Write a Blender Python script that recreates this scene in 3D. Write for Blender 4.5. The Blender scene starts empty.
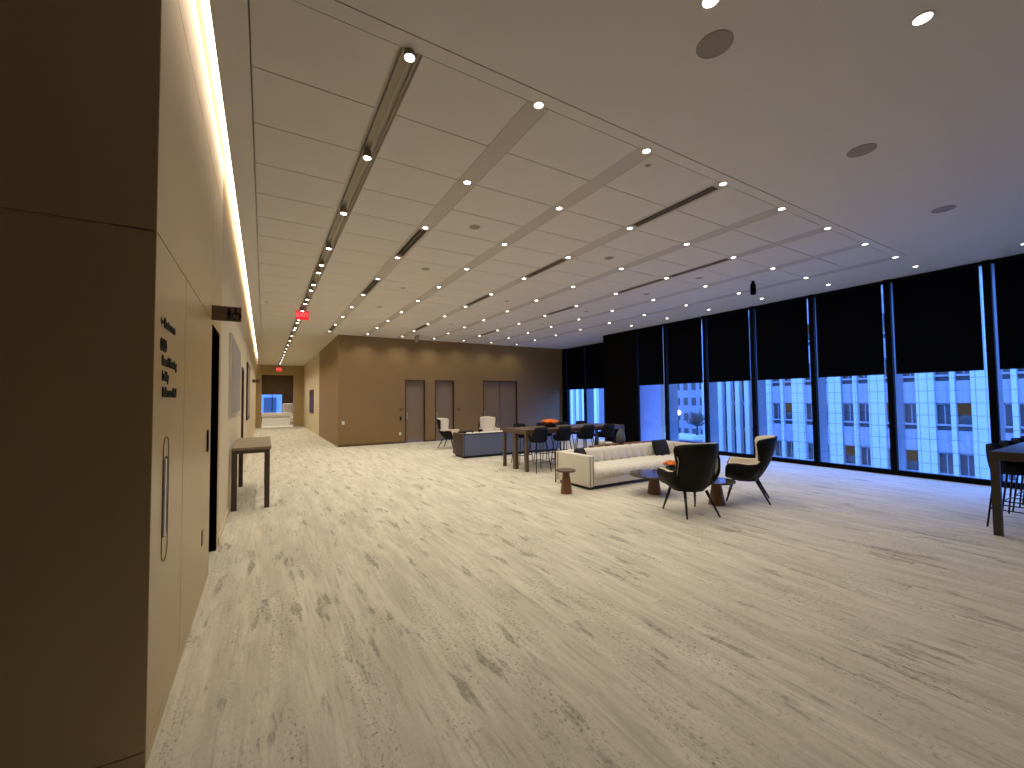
import bpy, bmesh, math, random
from mathutils import Vector, Matrix
random.seed(7)
S = bpy.context.scene
COL = S.collection
PI = math.pi

# ------------------------------------------------------------------ camera
f_px, yaw, pitch, roll = 416.458, 0.537576, 0.037572, -0.011016
cam_d = bpy.data.cameras.new('camera'); cam = bpy.data.objects.new('camera', cam_d); COL.objects.link(cam)
cam_d.sensor_fit = 'HORIZONTAL'; cam_d.sensor_width = 36.0; cam_d.lens = 36.0 * f_px / 1024.0
cam_d.clip_start = 0.05; cam_d.clip_end = 500
_f = Vector((math.sin(yaw)*math.cos(pitch), math.cos(yaw)*math.cos(pitch), math.sin(pitch)))
_r = Vector((math.cos(yaw), -math.sin(yaw), 0)); _u = _r.cross(_f)
_r2 = _r*math.cos(roll) + _u*math.sin(roll); _u2 = -_r*math.sin(roll) + _u*math.cos(roll)
M = Matrix((( _r2.x, _u2.x, -_f.x, 0), (_r2.y, _u2.y, -_f.y, 0), (_r2.z, _u2.z, -_f.z, 1.6), (0, 0, 0, 1)))
cam.matrix_world = M
S.camera = cam
S.view_settings.view_transform = 'Standard'; S.view_settings.look = 'None'
S.view_settings.exposure = 0.0; S.view_settings.gamma = 1.0; S.view_settings.use_curve_mapping = False

# ------------------------------------------------------------------ light levels
WORLD_COL = (0.14, 0.37, 1.30); WORLD_STR = 9.5
SPOT_W = 39.0; SPOT_COL = (1.0, 0.91, 0.74)
COVE_E = 10.5
wd = bpy.data.worlds.new('dusk_sky'); S.world = wd; wd.use_nodes = True
bg = wd.node_tree.nodes['Background']; bg.inputs[0].default_value = (*WORLD_COL, 1); bg.inputs[1].default_value = WORLD_STR

H = 3.97            # ceiling height
WX = 10.95          # inner face of the window wall
FY = 15.75          # far wall
LX = -0.43          # left wall

# ------------------------------------------------------------------ materials
def lin(c):
    return tuple((v/255/12.92 if v/255 <= 0.04045 else ((v/255+0.055)/1.055)**2.4) for v in c)
MATS = {}
def mat(name, col, rough=0.6, metal=0.0, noise=0.0, nscale=20.0, spec=0.5, stretch=(1, 1, 1), bump=0.0, emit=None, es=0.0, coat=0.0):
    m = bpy.data.materials.new(name); m.use_nodes = True; nt = m.node_tree; N = nt.nodes; L = nt.links
    b = N['Principled BSDF']; c = lin(col)
    b.inputs['Base Color'].default_value = (*c, 1); b.inputs['Roughness'].default_value = rough
    b.inputs['Metallic'].default_value = metal; b.inputs['Specular IOR Level'].default_value = spec
    if coat: b.inputs['Coat Weight'].default_value = coat; b.inputs['Coat Roughness'].default_value = 0.1
    if emit: b.inputs['Emission Color'].default_value = (*emit, 1); b.inputs['Emission Strength'].default_value = es
    tc = N.new('ShaderNodeTexCoord'); mp = N.new('ShaderNodeMapping'); mp.inputs['Scale'].default_value = stretch
    L.new(tc.outputs['Object'], mp.inputs[0])
    nz = N.new('ShaderNodeTexNoise'); nz.inputs['Scale'].default_value = nscale; nz.inputs['Detail'].default_value = 4
    L.new(mp.outputs[0], nz.inputs['Vector'])
    if noise > 0:
        mx = N.new('ShaderNodeMix'); mx.data_type = 'RGBA'
        mx.inputs[6].default_value = (*[v*(1-noise) for v in c], 1); mx.inputs[7].default_value = (*[min(1, v*(1+noise)) for v in c], 1)
        L.new(nz.outputs[0], mx.inputs[0]); L.new(mx.outputs[2], b.inputs['Base Color'])
    if bump > 0:
        bp = N.new('ShaderNodeBump'); bp.inputs['Strength'].default_value = bump; bp.inputs['Distance'].default_value = 0.01
        L.new(nz.outputs[0], bp.inputs['Height']); L.new(bp.outputs[0], b.inputs['Normal'])
    MATS[name] = m
    return m

def emis(name, col, s):
    m = bpy.data.materials.new(name); m.use_nodes = True; nt = m.node_tree
    nt.nodes.remove(nt.nodes['Principled BSDF']); e = nt.nodes.new('ShaderNodeEmission')
    e.inputs[0].default_value = (*col, 1); e.inputs[1].default_value = s
    nt.links.new(e.outputs[0], nt.nodes['Material Output'].inputs[0]); MATS[name] = m; return m

def glass_mat():
    m = bpy.data.materials.new('window_glass'); m.use_nodes = True; nt = m.node_tree; N = nt.nodes; L = nt.links
    N.remove(N['Principled BSDF'])
    t = N.new('ShaderNodeBsdfTransparent'); t.inputs[0].default_value = (0.93, 0.97, 1, 1)
    g = N.new('ShaderNodeBsdfGlossy'); g.inputs['Roughness'].default_value = 0.02
    lw = N.new('ShaderNodeLayerWeight'); lw.inputs[0].default_value = 0.5
    pw = N.new('ShaderNodeMath'); pw.operation = 'POWER'; pw.inputs[1].default_value = 5.0; L.new(lw.outputs['Facing'], pw.inputs[0])
    fr = N.new('ShaderNodeMath'); fr.operation = 'MULTIPLY_ADD'; fr.inputs[1].default_value = 0.6; fr.inputs[2].default_value = 0.03; L.new(pw.outputs[0], fr.inputs[0])
    mx = N.new('ShaderNodeMixShader'); L.new(fr.outputs[0], mx.inputs[0]); L.new(t.outputs[0], mx.inputs[1]); L.new(g.outputs[0], mx.inputs[2])
    L.new(mx.outputs[0], N['Material Output'].inputs[0]); return m

def carpet_mat():
    m = bpy.data.materials.new('streaked_carpet'); m.use_nodes = True; nt = m.node_tree; N = nt.nodes; L = nt.links
    b = N['Principled BSDF']; b.inputs['Roughness'].default_value = 0.9; b.inputs['Specular IOR Level'].default_value = 0.25
    geo = N.new('ShaderNodeNewGeometry')
    def mapn(sc, loc=(0, 0, 0), src=None):
        mp = N.new('ShaderNodeMapping'); mp.inputs['Scale'].default_value = sc; mp.inputs['Location'].default_value = loc
        L.new(src or geo.outputs['Position'], mp.inputs[0]); return mp.outputs[0]
    def noise(vec, detail=3, rough=0.5, dist=0.0):
        n = N.new('ShaderNodeTexNoise'); n.inputs['Scale'].default_value = 1; n.inputs['Detail'].default_value = detail
        n.inputs['Roughness'].default_value = rough; n.inputs['Distortion'].default_value = dist; L.new(vec, n.inputs['Vector']); return n.outputs[0]
    def ramp(v, a, c, lo=0.0, hi=1.0):
        r = N.new('ShaderNodeMapRange'); r.inputs[1].default_value = a; r.inputs[2].default_value = c; r.inputs[3].default_value = lo; r.inputs[4].default_value = hi
        L.new(v, r.inputs[0]); return r.outputs[0]
    def math_(op, a, c):
        n = N.new('ShaderNodeMath'); n.operation = op
        for i, v in enumerate((a, c)):
            if isinstance(v, float): n.inputs[i].default_value = v
            else: L.new(v, n.inputs[i])
        return n.outputs[0]
    def mix(fac, a, c):
        n = N.new('ShaderNodeMix'); n.data_type = 'RGBA'
        for i, v in ((0, fac), (6, a), (7, c)):
            if isinstance(v, tuple): n.inputs[i].default_value = (*v, 1)
            elif isinstance(v, float): n.inputs[i].default_value = v
            else: L.new(v, n.inputs[i])
        return n.outputs[2]
    # planks 0.25 m x 1 m, long side down the hall; each has its own shade
    sx = N.new('ShaderNodeSeparateXYZ'); L.new(geo.outputs['Position'], sx.inputs[0])
    cx = math_('FLOOR', math_('MULTIPLY', sx.outputs[0], 4.0), 0.0)
    cy = math_('FLOOR', math_('ADD', sx.outputs[1], math_('MULTIPLY', cx, 0.37)), 0.0)
    cb = N.new('ShaderNodeCombineXYZ'); L.new(cx, cb.inputs[0]); L.new(cy, cb.inputs[1])
    wn = N.new('ShaderNodeTexWhiteNoise'); L.new(cb.outputs[0], wn.inputs['Vector'])
    sv = N.new('ShaderNodeVectorMath'); sv.operation = 'SCALE'; L.new(wn.outputs['Color'], sv.inputs[0]); sv.inputs['Scale'].default_value = 0.09
    av = N.new('ShaderNodeVectorMath'); av.operation = 'ADD'; L.new(geo.outputs['Position'], av.inputs[0]); L.new(sv.outputs[0], av.inputs[1])
    broad = noise(mapn((8.0, 0.9, 1), src=av.outputs[0]), 4, 0.6)
    dash = noise(mapn((8.5, 1.5, 1), (3, 7, 0), src=av.outputs[0]), 5, 0.6, 0.0)
    fleck = noise(mapn((52, 30, 1)), 4, 0.8)
    fine = noise(mapn((160, 30, 1)), 2, 0.6)
    clump = noise(mapn((5.0, 0.9, 1), (9, 2, 0)), 2)
    light, mid, dark, dk2 = lin((222, 214, 198)), lin((184, 176, 160)), lin((130, 126, 114)), lin((96, 92, 82))
    c = mix(ramp(broad, 0.38, 0.72, 0, 0.85), light, mid)
    c = mix(math_('MULTIPLY', wn.outputs['Value'], 0.22), c, mid)
    c = mix(math_('MULTIPLY', ramp(dash, 0.58, 0.65, 0, 0.9), ramp(fleck, 0.38, 0.58, 0.35, 1.0)), c, dark)
    st2 = noise(mapn((34, 2.6, 1), (1, 4, 0)), 4, 0.62)
    c = mix(ramp(st2, 0.46, 0.70, 0, 0.6), c, mid)
    c = mix(ramp(st2, 0.60, 0.72, 0, 0.35), c, dark)
    c = mix(math_('MULTIPLY', ramp(fleck, 0.54, 0.64, 0, 0.8), ramp(clump, 0.46, 0.62, 0.08, 1.0)), c, dk2)
    c = mix(ramp(fine, 0.3, 0.75, 0.0, 0.22), c, dark)
    L.new(c, b.inputs['Base Color'])
    bp = N.new('ShaderNodeBump'); bp.inputs['Strength'].default_value = 0.25; bp.inputs['Distance'].default_value = 0.004
    L.new(fine, bp.inputs['Height']); L.new(bp.outputs[0], b.inputs['Normal'])
    return m

M_carpet = carpet_mat()
M_glass = glass_mat()
M_ceil = mat('ceiling_white', (220, 214, 202), 0.85, noise=0.02, nscale=3)
M_band = mat('ceiling_band_white', (198, 190, 176), 0.8, noise=0.02, nscale=3)
M_slot = mat('slot_paint', (100, 92, 80), 0.8, noise=0.02, nscale=5)
M_bronze = mat('bronze_wall_panel', (176, 152, 108), 0.34, noise=0.04, nscale=6, stretch=(1, 1, 0.15), spec=0.6)
M_bronze_dk = mat('bronze_reveal', (92, 70, 46), 0.4, noise=0.05, nscale=8)
M_farwall = mat('brown_wallcovering', (137, 111, 73), 0.55, noise=0.05, nscale=40, stretch=(1, 1, 0.1))
M_cream = mat('cream_paint', (206, 192, 162), 0.7, noise=0.02, nscale=3)
M_door = mat('taupe_door', (132, 112, 92), 0.5, noise=0.05, nscale=30, stretch=(1, 1, 0.08))
M_frame_dk = mat('dark_brown_frame', (58, 34, 24), 0.5, noise=0.05)
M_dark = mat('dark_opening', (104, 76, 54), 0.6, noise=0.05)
M_black = mat('black_column_paint', (6, 6, 7), 0.8, noise=0.05, spec=0.08)
M_mull = mat('black_mullion_metal', (8, 9, 11), 0.75, noise=0.05, spec=0.1)
M_fin = mat('grey_fin_metal', (84, 88, 96), 0.45, noise=0.04)
M_shade = mat('black_blackout_shade', (6, 9, 18), 0.9, noise=0.1, nscale=90, spec=0.06)
M_leather = mat('black_leather', (8, 7, 8), 0.5, noise=0.1, nscale=60, bump=0.05, spec=0.2)
M_boucle = mat('cream_upholstery', (222, 212, 196), 0.9, noise=0.05, nscale=120, bump=0.1)
M_legblk = mat('black_stained_wood', (16, 13, 12), 0.4, noise=0.1)
M_sofa = mat('cream_sofa_fabric', (216, 208, 196), 0.88, noise=0.04, nscale=140, bump=0.06)
M_sofa2 = mat('daylit_grey_fabric', (98, 106, 132), 0.55, noise=0.04, nscale=120)  # blue of the window daylight is mixed into this grey
M_brownl = mat('dark_brown_leather', (58, 40, 34), 0.5, noise=0.08)
M_plinth = mat('dark_plinth', (26, 22, 20), 0.5, noise=0.05)
M_brz = mat('bronze_metal', (60, 46, 34), 0.35, metal=0.7, noise=0.05)
M_walnut = mat('walnut_wood', (112, 74, 44), 0.45, noise=0.25, nscale=9, stretch=(6, 6, 0.6))
M_tabletop = mat('smoked_stone_top', (74, 68, 64), 0.15, noise=0.15, nscale=6, spec=0.6)
M_oak = mat('dark_taupe_wood', (88, 70, 54), 0.4, noise=0.15, nscale=8, stretch=(6, 0.6, 6))
M_constop = mat('console_top_wood', (126, 108, 88), 0.45, noise=0.1, nscale=8, stretch=(6, 0.6, 6))
M_condk = mat('dark_console_wood', (64, 52, 42), 0.45, noise=0.1)
M_navy = mat('navy_upholstery', (13, 17, 30), 0.7, noise=0.08, nscale=100, spec=0.2)
M_stlleg = mat('black_steel', (20, 20, 22), 0.35, metal=0.4, noise=0.05)
M_pillow = mat('black_pillow_fabric', (14, 14, 18), 0.85, noise=0.1, nscale=100)
M_orange = mat('orange_petals', (240, 118, 34), 0.6, noise=0.3, nscale=40)
M_leaf = mat('dark_leaf', (34, 46, 26), 0.6, noise=0.3, nscale=40)
M_vase = mat('dark_ceramic', (30, 28, 28), 0.3, noise=0.1)
M_greyvase = mat('grey_ceramic', (84, 84, 88), 0.4, noise=0.1)
M_trim = mat('white_trim', (210, 205, 195), 0.5, noise=0.02)
M_grille = mat('grey_speaker_grille', (156, 146, 132), 0.7, noise=0.1, nscale=300)
M_track = mat('grey_track_metal', (150, 141, 124), 0.45, metal=0.2, noise=0.05)
M_white = mat('white_plastic', (225, 222, 214), 0.4, noise=0.02)
M_steel = mat('brushed_steel', (214, 206, 192), 0.4, metal=0.3, noise=0.05, nscale=60)
M_sign = mat('brown_sign_plate', (86, 66, 50), 0.45, noise=0.05)
M_letter = mat('black_letters', (12, 8, 5), 0.6, noise=0.02, spec=0.2)
M_art = mat('grey_canvas', (150, 142, 134), 0.5, noise=0.25, nscale=5)
M_stone = mat('pale_limestone', (140, 138, 134), 0.85, noise=0.06, nscale=1.2)
M_spandrel = mat('grey_spandrel', (112, 108, 112), 0.8, noise=0.06, nscale=1.2)
M_extglass = mat('dark_office_glass', (34, 27, 25), 0.6, noise=0.3, nscale=0.8)
M_whitefin = mat('white_precast_fin', (176, 176, 174), 0.8, noise=0.03)
M_ground = mat('asphalt', (90, 90, 92), 0.9, noise=0.1, nscale=1)
M_smooth = mat('lavender_panel', (120, 112, 130), 0.7, noise=0.04, nscale=0.2)
M_brick = mat('brown_stone', (130, 104, 84), 0.8, noise=0.1)
M_tree = mat('dark_bare_foliage', (40, 42, 40), 0.9, noise=0.3, nscale=2)
M_lens = emis('downlight_lens', (1.0, 0.93, 0.80), 14.0)
M_led = emis('cove_led', (1.0, 0.80, 0.58), COVE_E)
M_exitred = emis('exit_red_glow', (1.0, 0.035, 0.04), 0.95)
M_exitlet = emis('exit_letter_glow', (1.0, 0.28, 0.28), 1.0)
M_globe = emis('street_globe_glow', (0.85, 0.95, 1.0), 6.0)
M_warmwin = emis('lit_office_blind', (1.0, 0.84, 0.78), 0.055)

def joint_mat(base, name, px, pz, ox=0, oz=0, axis=1):
    """stone with thin tile joints (procedural brick grid in the Y-Z plane)"""
    m = MATS[base].copy(); m.name = name; nt = m.node_tree; N = nt.nodes; L = nt.links
    geo = N.new('ShaderNodeNewGeometry'); s = N.new('ShaderNodeSeparateXYZ'); L.new(geo.outputs['Position'], s.inputs[0])
    def line(o, p, w):
        a = N.new('ShaderNodeMath'); a.operation = 'MULTIPLY'; a.inputs[1].default_value = 1/p; L.new(o, a.inputs[0])
        f = N.new('ShaderNodeMath'); f.operation = 'FRACT'; L.new(a.outputs[0], f.inputs[0])
        g = N.new('ShaderNodeMath'); g.operation = 'LESS_THAN'; g.inputs[1].default_value = w; L.new(f.outputs[0], g.inputs[0]); return g.outputs[0]
    mxm = N.new('ShaderNodeMath'); mxm.operation = 'MAXIMUM'
    L.new(line(s.outputs[1], px, 0.05/px), mxm.inputs[0]); L.new(line(s.outputs[2], pz, 0.05/pz), mxm.inputs[1])
    b = N['Principled BSDF']; src = b.inputs['Base Color'].links[0].from_socket
    mx = N.new('ShaderNodeMix'); mx.data_type = 'RGBA'; mx.inputs[7].default_value = (0.11, 0.11, 0.13, 1)
    L.new(mxm.outputs[0], mx.inputs[0]); L.new(src, mx.inputs[6]); L.new(mx.outputs[2], b.inputs['Base Color'])
    return m
M_stonej = joint_mat('pale_limestone', 'jointed_limestone', 0.52, 0.95)
M_spandj = joint_mat('grey_spandrel', 'jointed_spandrel', 0.87, 0.95)

# ------------------------------------------------------------------ mesh helper
class MB:
    def __init__(s): s.bm = bmesh.new()
    def box(s, x0, x1, y0, y1, z0, z1):
        v = [s.bm.verts.new((x, y, z)) for z in (z0, z1) for y in (y0, y1) for x in (x0, x1)]
        for q in ((0, 2, 3, 1), (4, 5, 7, 6), (0, 1, 5, 4), (2, 6, 7, 3), (0, 4, 6, 2), (1, 3, 7, 5)):
            s.bm.faces.new([v[i] for i in q])
        return s
    def ring_loft(s, rings, cap0=True, cap1=True, close=True):
        R = [[s.bm.verts.new(p) for p in r] for r in rings]; n = len(R[0])
        for a, b in zip(R, R[1:]):
            for i in range(n if close else n-1):
                j = (i+1) % n; s.bm.faces.new((a[i], a[j], b[j], b[i]))
        if cap0 and close: s.bm.faces.new(list(reversed(R[0])))
        if cap1 and close: s.bm.faces.new(R[-1])
        return s
    def tube(s, p0, p1, r0, r1=None, n=12):
        r1 = r0 if r1 is None else r1
        p0, p1 = Vector(p0), Vector(p1); d = (p1-p0).normalized()
        a = d.orthogonal().normalized(); b = d.cross(a)
        rg = [[p + (a*math.cos(2*PI*i/n) + b*math.sin(2*PI*i/n))*r for i in range(n)] for p, r in ((p0, r0), (p1, r1))]
        return s.ring_loft(rg)
    def lathe(s, prof, c=(0, 0, 0), n=24, cap0=True, cap1=True):
        rg = [[(c[0]+r*math.cos(2*PI*i/n), c[1]+r*math.sin(2*PI*i/n), c[2]+z) for i in range(n)] for r, z in prof]
        return s.ring_loft(rg, cap0, cap1)
    def path(s, pts, r, n=8, closed=False):
        pts = [Vector(p) for p in pts]; m = len(pts); rings = []
        for i, p in enumerate(pts):
            if closed: d = (pts[(i+1) % m] - pts[i-1]).normalized()
            else: d = (pts[min(i+1, m-1)] - pts[max(i-1, 0)]).normalized()
            up = Vector((0, 0, 1)) if abs(d.z) < 0.9 else Vector((1, 0, 0))
            a = d.cross(up).normalized(); b = d.cross(a)
            rings.append([p + (a*math.cos(2*PI*k/n) + b*math.sin(2*PI*k/n))*r for k in range(n)])
        if closed: rings.append(rings[0]); return s.ring_loft(rings, False, False)
        return s.ring_loft(rings)
    def obj(s, name, m, parent=None, smooth=False, bevel=0.0, segs=2, weld=False):
        if weld: bmesh.ops.remove_doubles(s.bm, verts=s.bm.verts, dist=1e-5)
        bmesh.ops.recalc_face_normals(s.bm, faces=s.bm.faces)
        me = bpy.data.meshes.new(name); s.bm.to_mesh(me); s.bm.free()
        if smooth:
            for p in me.polygons: p.use_smooth = True
        o = bpy.data.objects.new(name, me); COL.objects.link(o); me.materials.append(m)
        if parent is not None: o.parent = parent
        if bevel > 0:
            bv = o.modifiers.new('bevel', 'BEVEL'); bv.width = bevel; bv.segments = segs; bv.limit_method = 'ANGLE'
        return o

def tag(o, label=None, cat=None, group=None, kind=None):
    if label: o['label'] = label
    if cat: o['category'] = cat
    if group: o['group'] = group
    if kind: o['kind'] = kind
    return o
def empty(name, loc, rz=0.0, **k):
    o = bpy.data.objects.new(name, None); o.empty_display_size = 0.1; COL.objects.link(o)
    o.location = loc; o.rotation_euler = (0, 0, rz); return tag(o, **k)
def kids(o): return [c for c in COL.objects if c.parent is o]
def copy_tree(o, parent=None):
    c = o.copy(); COL.objects.link(c)
    if parent is not None: c.parent = parent
    for ch in kids(o): copy_tree(ch, c)
    return c
def struct(mb, name, m, **k):
    o = mb.obj(name, m, **k); o['kind'] = 'structure'; return o
def text_mesh(name, body, size, m, parent, mtx, extrude=0.003, align='LEFT', bold=0.0):
    cu = bpy.data.curves.new(name+'_c', 'FONT'); cu.body = body; cu.size = size; cu.extrude = extrude; cu.align_x = align; cu.offset = bold
    cu.align_y = 'CENTER'; cu.resolution_u = 3
    t = bpy.data.objects.new(name+'_c', cu); COL.objects.link(t)
    dg = bpy.context.evaluated_depsgraph_get(); me = bpy.data.meshes.new_from_object(t.evaluated_get(dg))
    bpy.data.objects.remove(t); bpy.data.curves.remove(cu)
    me.transform(mtx); me.materials.clear(); me.materials.append(m); me.name = name
    o = bpy.data.objects.new(name, me); COL.objects.link(o); o.parent = parent
    return o
ORD = ['zeroth', 'first', 'second', 'third', 'fourth', 'fifth', 'sixth', 'seventh', 'eighth', 'ninth', 'tenth', 'eleventh', 'twelfth', 'thirteenth', 'fourteenth', 'fifteenth',
       'sixteenth', 'seventeenth', 'eighteenth', 'nineteenth', 'twentieth', 'twenty-first', 'twenty-second', 'twenty-third', 'twenty-fourth', 'twenty-fifth', 'twenty-sixth', 'twenty-seventh', 'twenty-eighth']

# ------------------------------------------------------------------ the shell of the room
YB = -4.0; XL = -3.0; CE = 30.7
struct(MB().box(XL-.1, WX+.055, YB-.1, 10.1, -0.1, 0).box(XL-.1, 12.25, 10.1, FY+.05, -0.1, 0).box(LX-1.2, 2.4, FY+.05, 38.2, -0.1, 0), 'floor', M_carpet)

GX = [0.829] + [1.88 + (i-1)*1.2375 for i in range(1, 8)]       # rows of lights, running down the hall
GX = [0.829, 1.88, 3.13, 4.36, 5.59, 6.82, 8.06, 9.29]
GY = [2.685, 4.06, 5.43, 6.81, 8.19, 9.58, 10.98, 12.37, 13.75, 15.15]
c = MB(); T = 0.05; g = 0.005
z0, z1 = H, H+T
# near plaster field and the band along its edge
c.box(XL, 12.3, YB, 2.555, z0, z1)
c.box(-0.095, 9.40, 2.565, 2.685, z0, z1)
c.box(-0.30, -0.105, 2.555, FY, z0, z1)                          # plaster soffit beside the cove
c.box(9.41, 12.3, 2.555, FY, z0, z1)                             # plaster strip along the windows
edges = [-0.095, 0.745, 0.915] + sum([[x-0.1, x+0.1] for x in GX[1:]], []) + [9.40]
pan = [(-0.095, 0.745), (0.915, GX[1]-0.1)] + [(GX[i]+0.1, GX[i+1]-0.1) for i in range(1, 7)]
yj = []
for a, b in zip(GY, GY[1:]): yj += [a, (a+b)/2]
yj += [GY[-1], FY]
for (a, b) in pan:
    for y0, y1 in zip(yj, yj[1:]): c.box(a+(0 if a < 0 else g*.6), b-g*.6, y0+g, y1-g, z0, z1)
DIFF = {1: [2, 4, 8], 3: [0, 2, 4, 7], 5: [1, 2, 4, 7]}
cb = MB()
for i, x in enumerate(GX[1:], 1):
    segs = [(y0, y1) for y0, y1 in zip([2.69]+GY[1:], GY[1:]+[FY])]
    for j, (y0, y1) in enumerate(segs):
        if j in DIFF.get(i, []):
            cb.box(x-.1, x-.065, y0, y1, z0, z1); cb.box(x+.065, x+.1, y0, y1, z0, z1)
            cb.box(x-.065, x+.065, y0, y0+.09, z0, z1); cb.box(x-.065, x+.065, y1-.09, y1, z0, z1)
        else: cb.box(x-.1, x+.1, y0, y1, z0, z1)
struct(cb, 'trim_3', M_band)
# the corridor beyond the far wall
for y0 in [FY + k*0.69 for k in range(22)]:
    y1 = min(y0+0.69, CE)
    if y1 - y0 > .05:
        c.box(-0.095, 0.745, y0+g, y1-g, z0, z1); c.box(0.915, 2.25, y0+g, y1-g, z0, z1)
c.box(-0.30, -0.105, FY, CE, z0, z1)
# everything above the panels
c.box(-.28, 12.4, YB, 2.69, z1+.14, z1+.2); c.box(XL, -.28, YB, 2.45, z1+.14, z1+.2); c.box(-0.30, 12.4, 2.69, FY+.3, z1+.14, z1+.2); c.box(-0.30, 2.4, FY, CE, z1+.14, z1+.2); c.box(-2.0, 2.6, CE, 38.2, z1+.14, z1+.2); c.box(-.9, -.28, 2.40, CE+.1, 4.43, 4.47); c.box(-.58, -.28, 2.40, 2.452, z1, 4.45); c.box(0.745, 0.915, 2.60, CE, z1+.04, z1+.06)
c.box(0.905, 12.3, 2.55, FY, z1+.0005, z1+.02)      # backing behind the joints
c.box(-0.30, 0.755, 2.55, CE, z1+.0005, z1+.02); c.box(0.905, 2.4, FY, CE, z1+.0005, z1+.02)
c.box(-0.30, -0.28, 2.45, CE, z1, 4.45); c.box(-.5, -.28, CE-.01, CE+.1, z1, 4.45)
c.box(0.715, 0.745, 2.60, CE, z1, z1+.14); c.box(0.915, 0.945, 2.60, CE, z1, z1+.14)
struct(c, 'ceiling', M_ceil)

# left wall: bronze portal from y 2.45 to 5.8, cream wall beyond
DY0, DY1, DZ = 4.86, 5.58, 2.36
w = MB(); LT = 0.15
w.box(LX-LT, LX, 2.452, 3.296, 0.08, 2.386); w.box(LX-LT, LX, 3.304, DY0-.003, 0.08, 2.386)
w.box(LX-LT, LX, 2.452, DY0-.003, 2.394, 3.826)
w.box(LX-LT, LX, DY0, 5.79, 2.394 if False else DZ, 3.826)
w.box(LX-LT, LX, DY1, 5.79, 0.0, DZ)
w.box(LX-LT+.01, LX-.006, 2.46, DY0-.01, 0, 3.9)                # core behind the joints
w.box(LX-LT, LX, 2.452, 5.79, 3.834, 4.45); w.box(LX-LT, LX, 2.452, DY0-.003, 0, 0.076)
struct(w, 'wall_left', M_bronze)
e = MB(); e.box(XL, LX-LT, 2.45, 2.6, 0.08, 2.386).box(XL, LX-LT, 2.45, 2.6, 2.394, 4.16).box(XL, LX-LT, 2.456, 2.6, 0, 4.15).box(LX-LT, LX-.001, 2.448, 2.4515, 0.08, 2.386).box(LX-LT, LX-.001, 2.448, 2.4515, 2.394, 4.16)
struct(e, 'wall_left_return', M_bronze)
struct(MB().box(XL, LX-.004, 2.447, 2.46, 0, 0.075), 'baseboard_left', M_bronze)
# restroom doorway recess
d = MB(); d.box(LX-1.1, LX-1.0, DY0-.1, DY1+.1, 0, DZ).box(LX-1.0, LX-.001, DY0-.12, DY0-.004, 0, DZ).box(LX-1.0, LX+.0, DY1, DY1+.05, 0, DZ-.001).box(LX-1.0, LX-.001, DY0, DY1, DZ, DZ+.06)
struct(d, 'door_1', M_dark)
# cream wall with one more doorway and recesses farther down
w = MB(); D2 = (11.05, 12.0)
w.box(LX-LT, LX, 5.80, D2[0], 0, 4.45).box(LX-LT, LX, D2[0], D2[1], 2.4, 4.45).box(LX-LT, LX, D2[1], CE, 0, 4.45)
struct(w, 'wall_left_hall', M_cream)
dd = struct(MB().box(LX-.14, LX-.09, D2[0], D2[1], 0, 2.4), 'door_2', M_door)
f = MB(); f.box(LX-.09, LX+.015, D2[0], D2[0]+.05, 0, 2.4).box(LX-.09, LX+.015, D2[1]-.05, D2[1], 0, 2.4).box(LX-.09, LX+.015, D2[0], D2[1], 2.35, 2.4)
f.obj('door_frame', M_frame_dk, dd)
MB().box(LX-.09, LX-.05, D2[0]+.1, D2[0]+.12, 0.95, 1.25).obj('door_handle', M_steel, dd)
struct(MB().box(LX, LX+.012, 5.81, D2[0], 0, 0.08).box(LX, LX+.012, D2[1], CE, 0, 0.08), 'baseboard_hall', M_cream)

# cove led strip at the top of the left slot
o = MB().box(-.392, -.350, 2.5, CE-.1, 4.405, 4.425).obj('cove_light_strip', M_led)
tag(o, 'long warm glowing light strip in the cove above the left wall', 'light strip')

# far wall with three doors
doors = [(4.63, 5.42, 2.4), (5.83, 6.64, 2.4), (7.96, 9.65, 2.42)]
w = MB(); xs = 2.25
for a, b, h in doors:
    w.box(xs, a, FY, FY+.25, 0, 4.02); w.box(a, b, FY, FY+.25, h, 4.02); xs = b
w.box(xs, 12.3, FY, FY+.25, 0, 4.02)
w.box(2.25, 2.4, FY+.25, 21.6, 0, 4.02); w.box(2.4, 12.4, FY+.25, FY+.3, -.1, 4.2)  # thin slab behind the doors is added to stop outside light leaking in
struct(w, 'wall_far', M_farwall)
for k, (a, b, h) in enumerate(doors):
    lf = MB(); n = 2 if b-a > 1.2 else 1
    for q in range(n): lf.box(a+(b-a)/n*q+.02, a+(b-a)/n*(q+1)-.004, FY+.09, FY+.14, 0.005, h-.02)
    dr = struct(lf, 'door_%d' % (k+3), M_door)
    fr = MB(); fr.box(a, a+.025, FY-.01, FY+.14, 0, h).box(b-.025, b, FY-.01, FY+.14, 0, h).box(a, b, FY-.01, FY+.14, h-.03, h)
    fr.obj('door_frame', M_frame_dk, dr)
    MB().box(a+.09, a+.115, FY+.05, FY+.09, 0.9, 1.15).obj('door_handle', M_steel, dr)
struct(MB().box(2.27, doors[0][0], FY-.012, FY, 0, .07).box(doors[0][1], doors[1][0], FY-.012, FY, 0, .07).box(doors[1][1], doors[2][0], FY-.012, FY, 0, .07).box(doors[2][1], 12.1, FY-.012, FY, 0, .07), 'baseboard_far', M_bronze_dk)
w = MB().box(2.25, 2.4, 21.6, CE, 0, 4.02)
struct(w, 'wall_corridor', M_cream)
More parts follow.
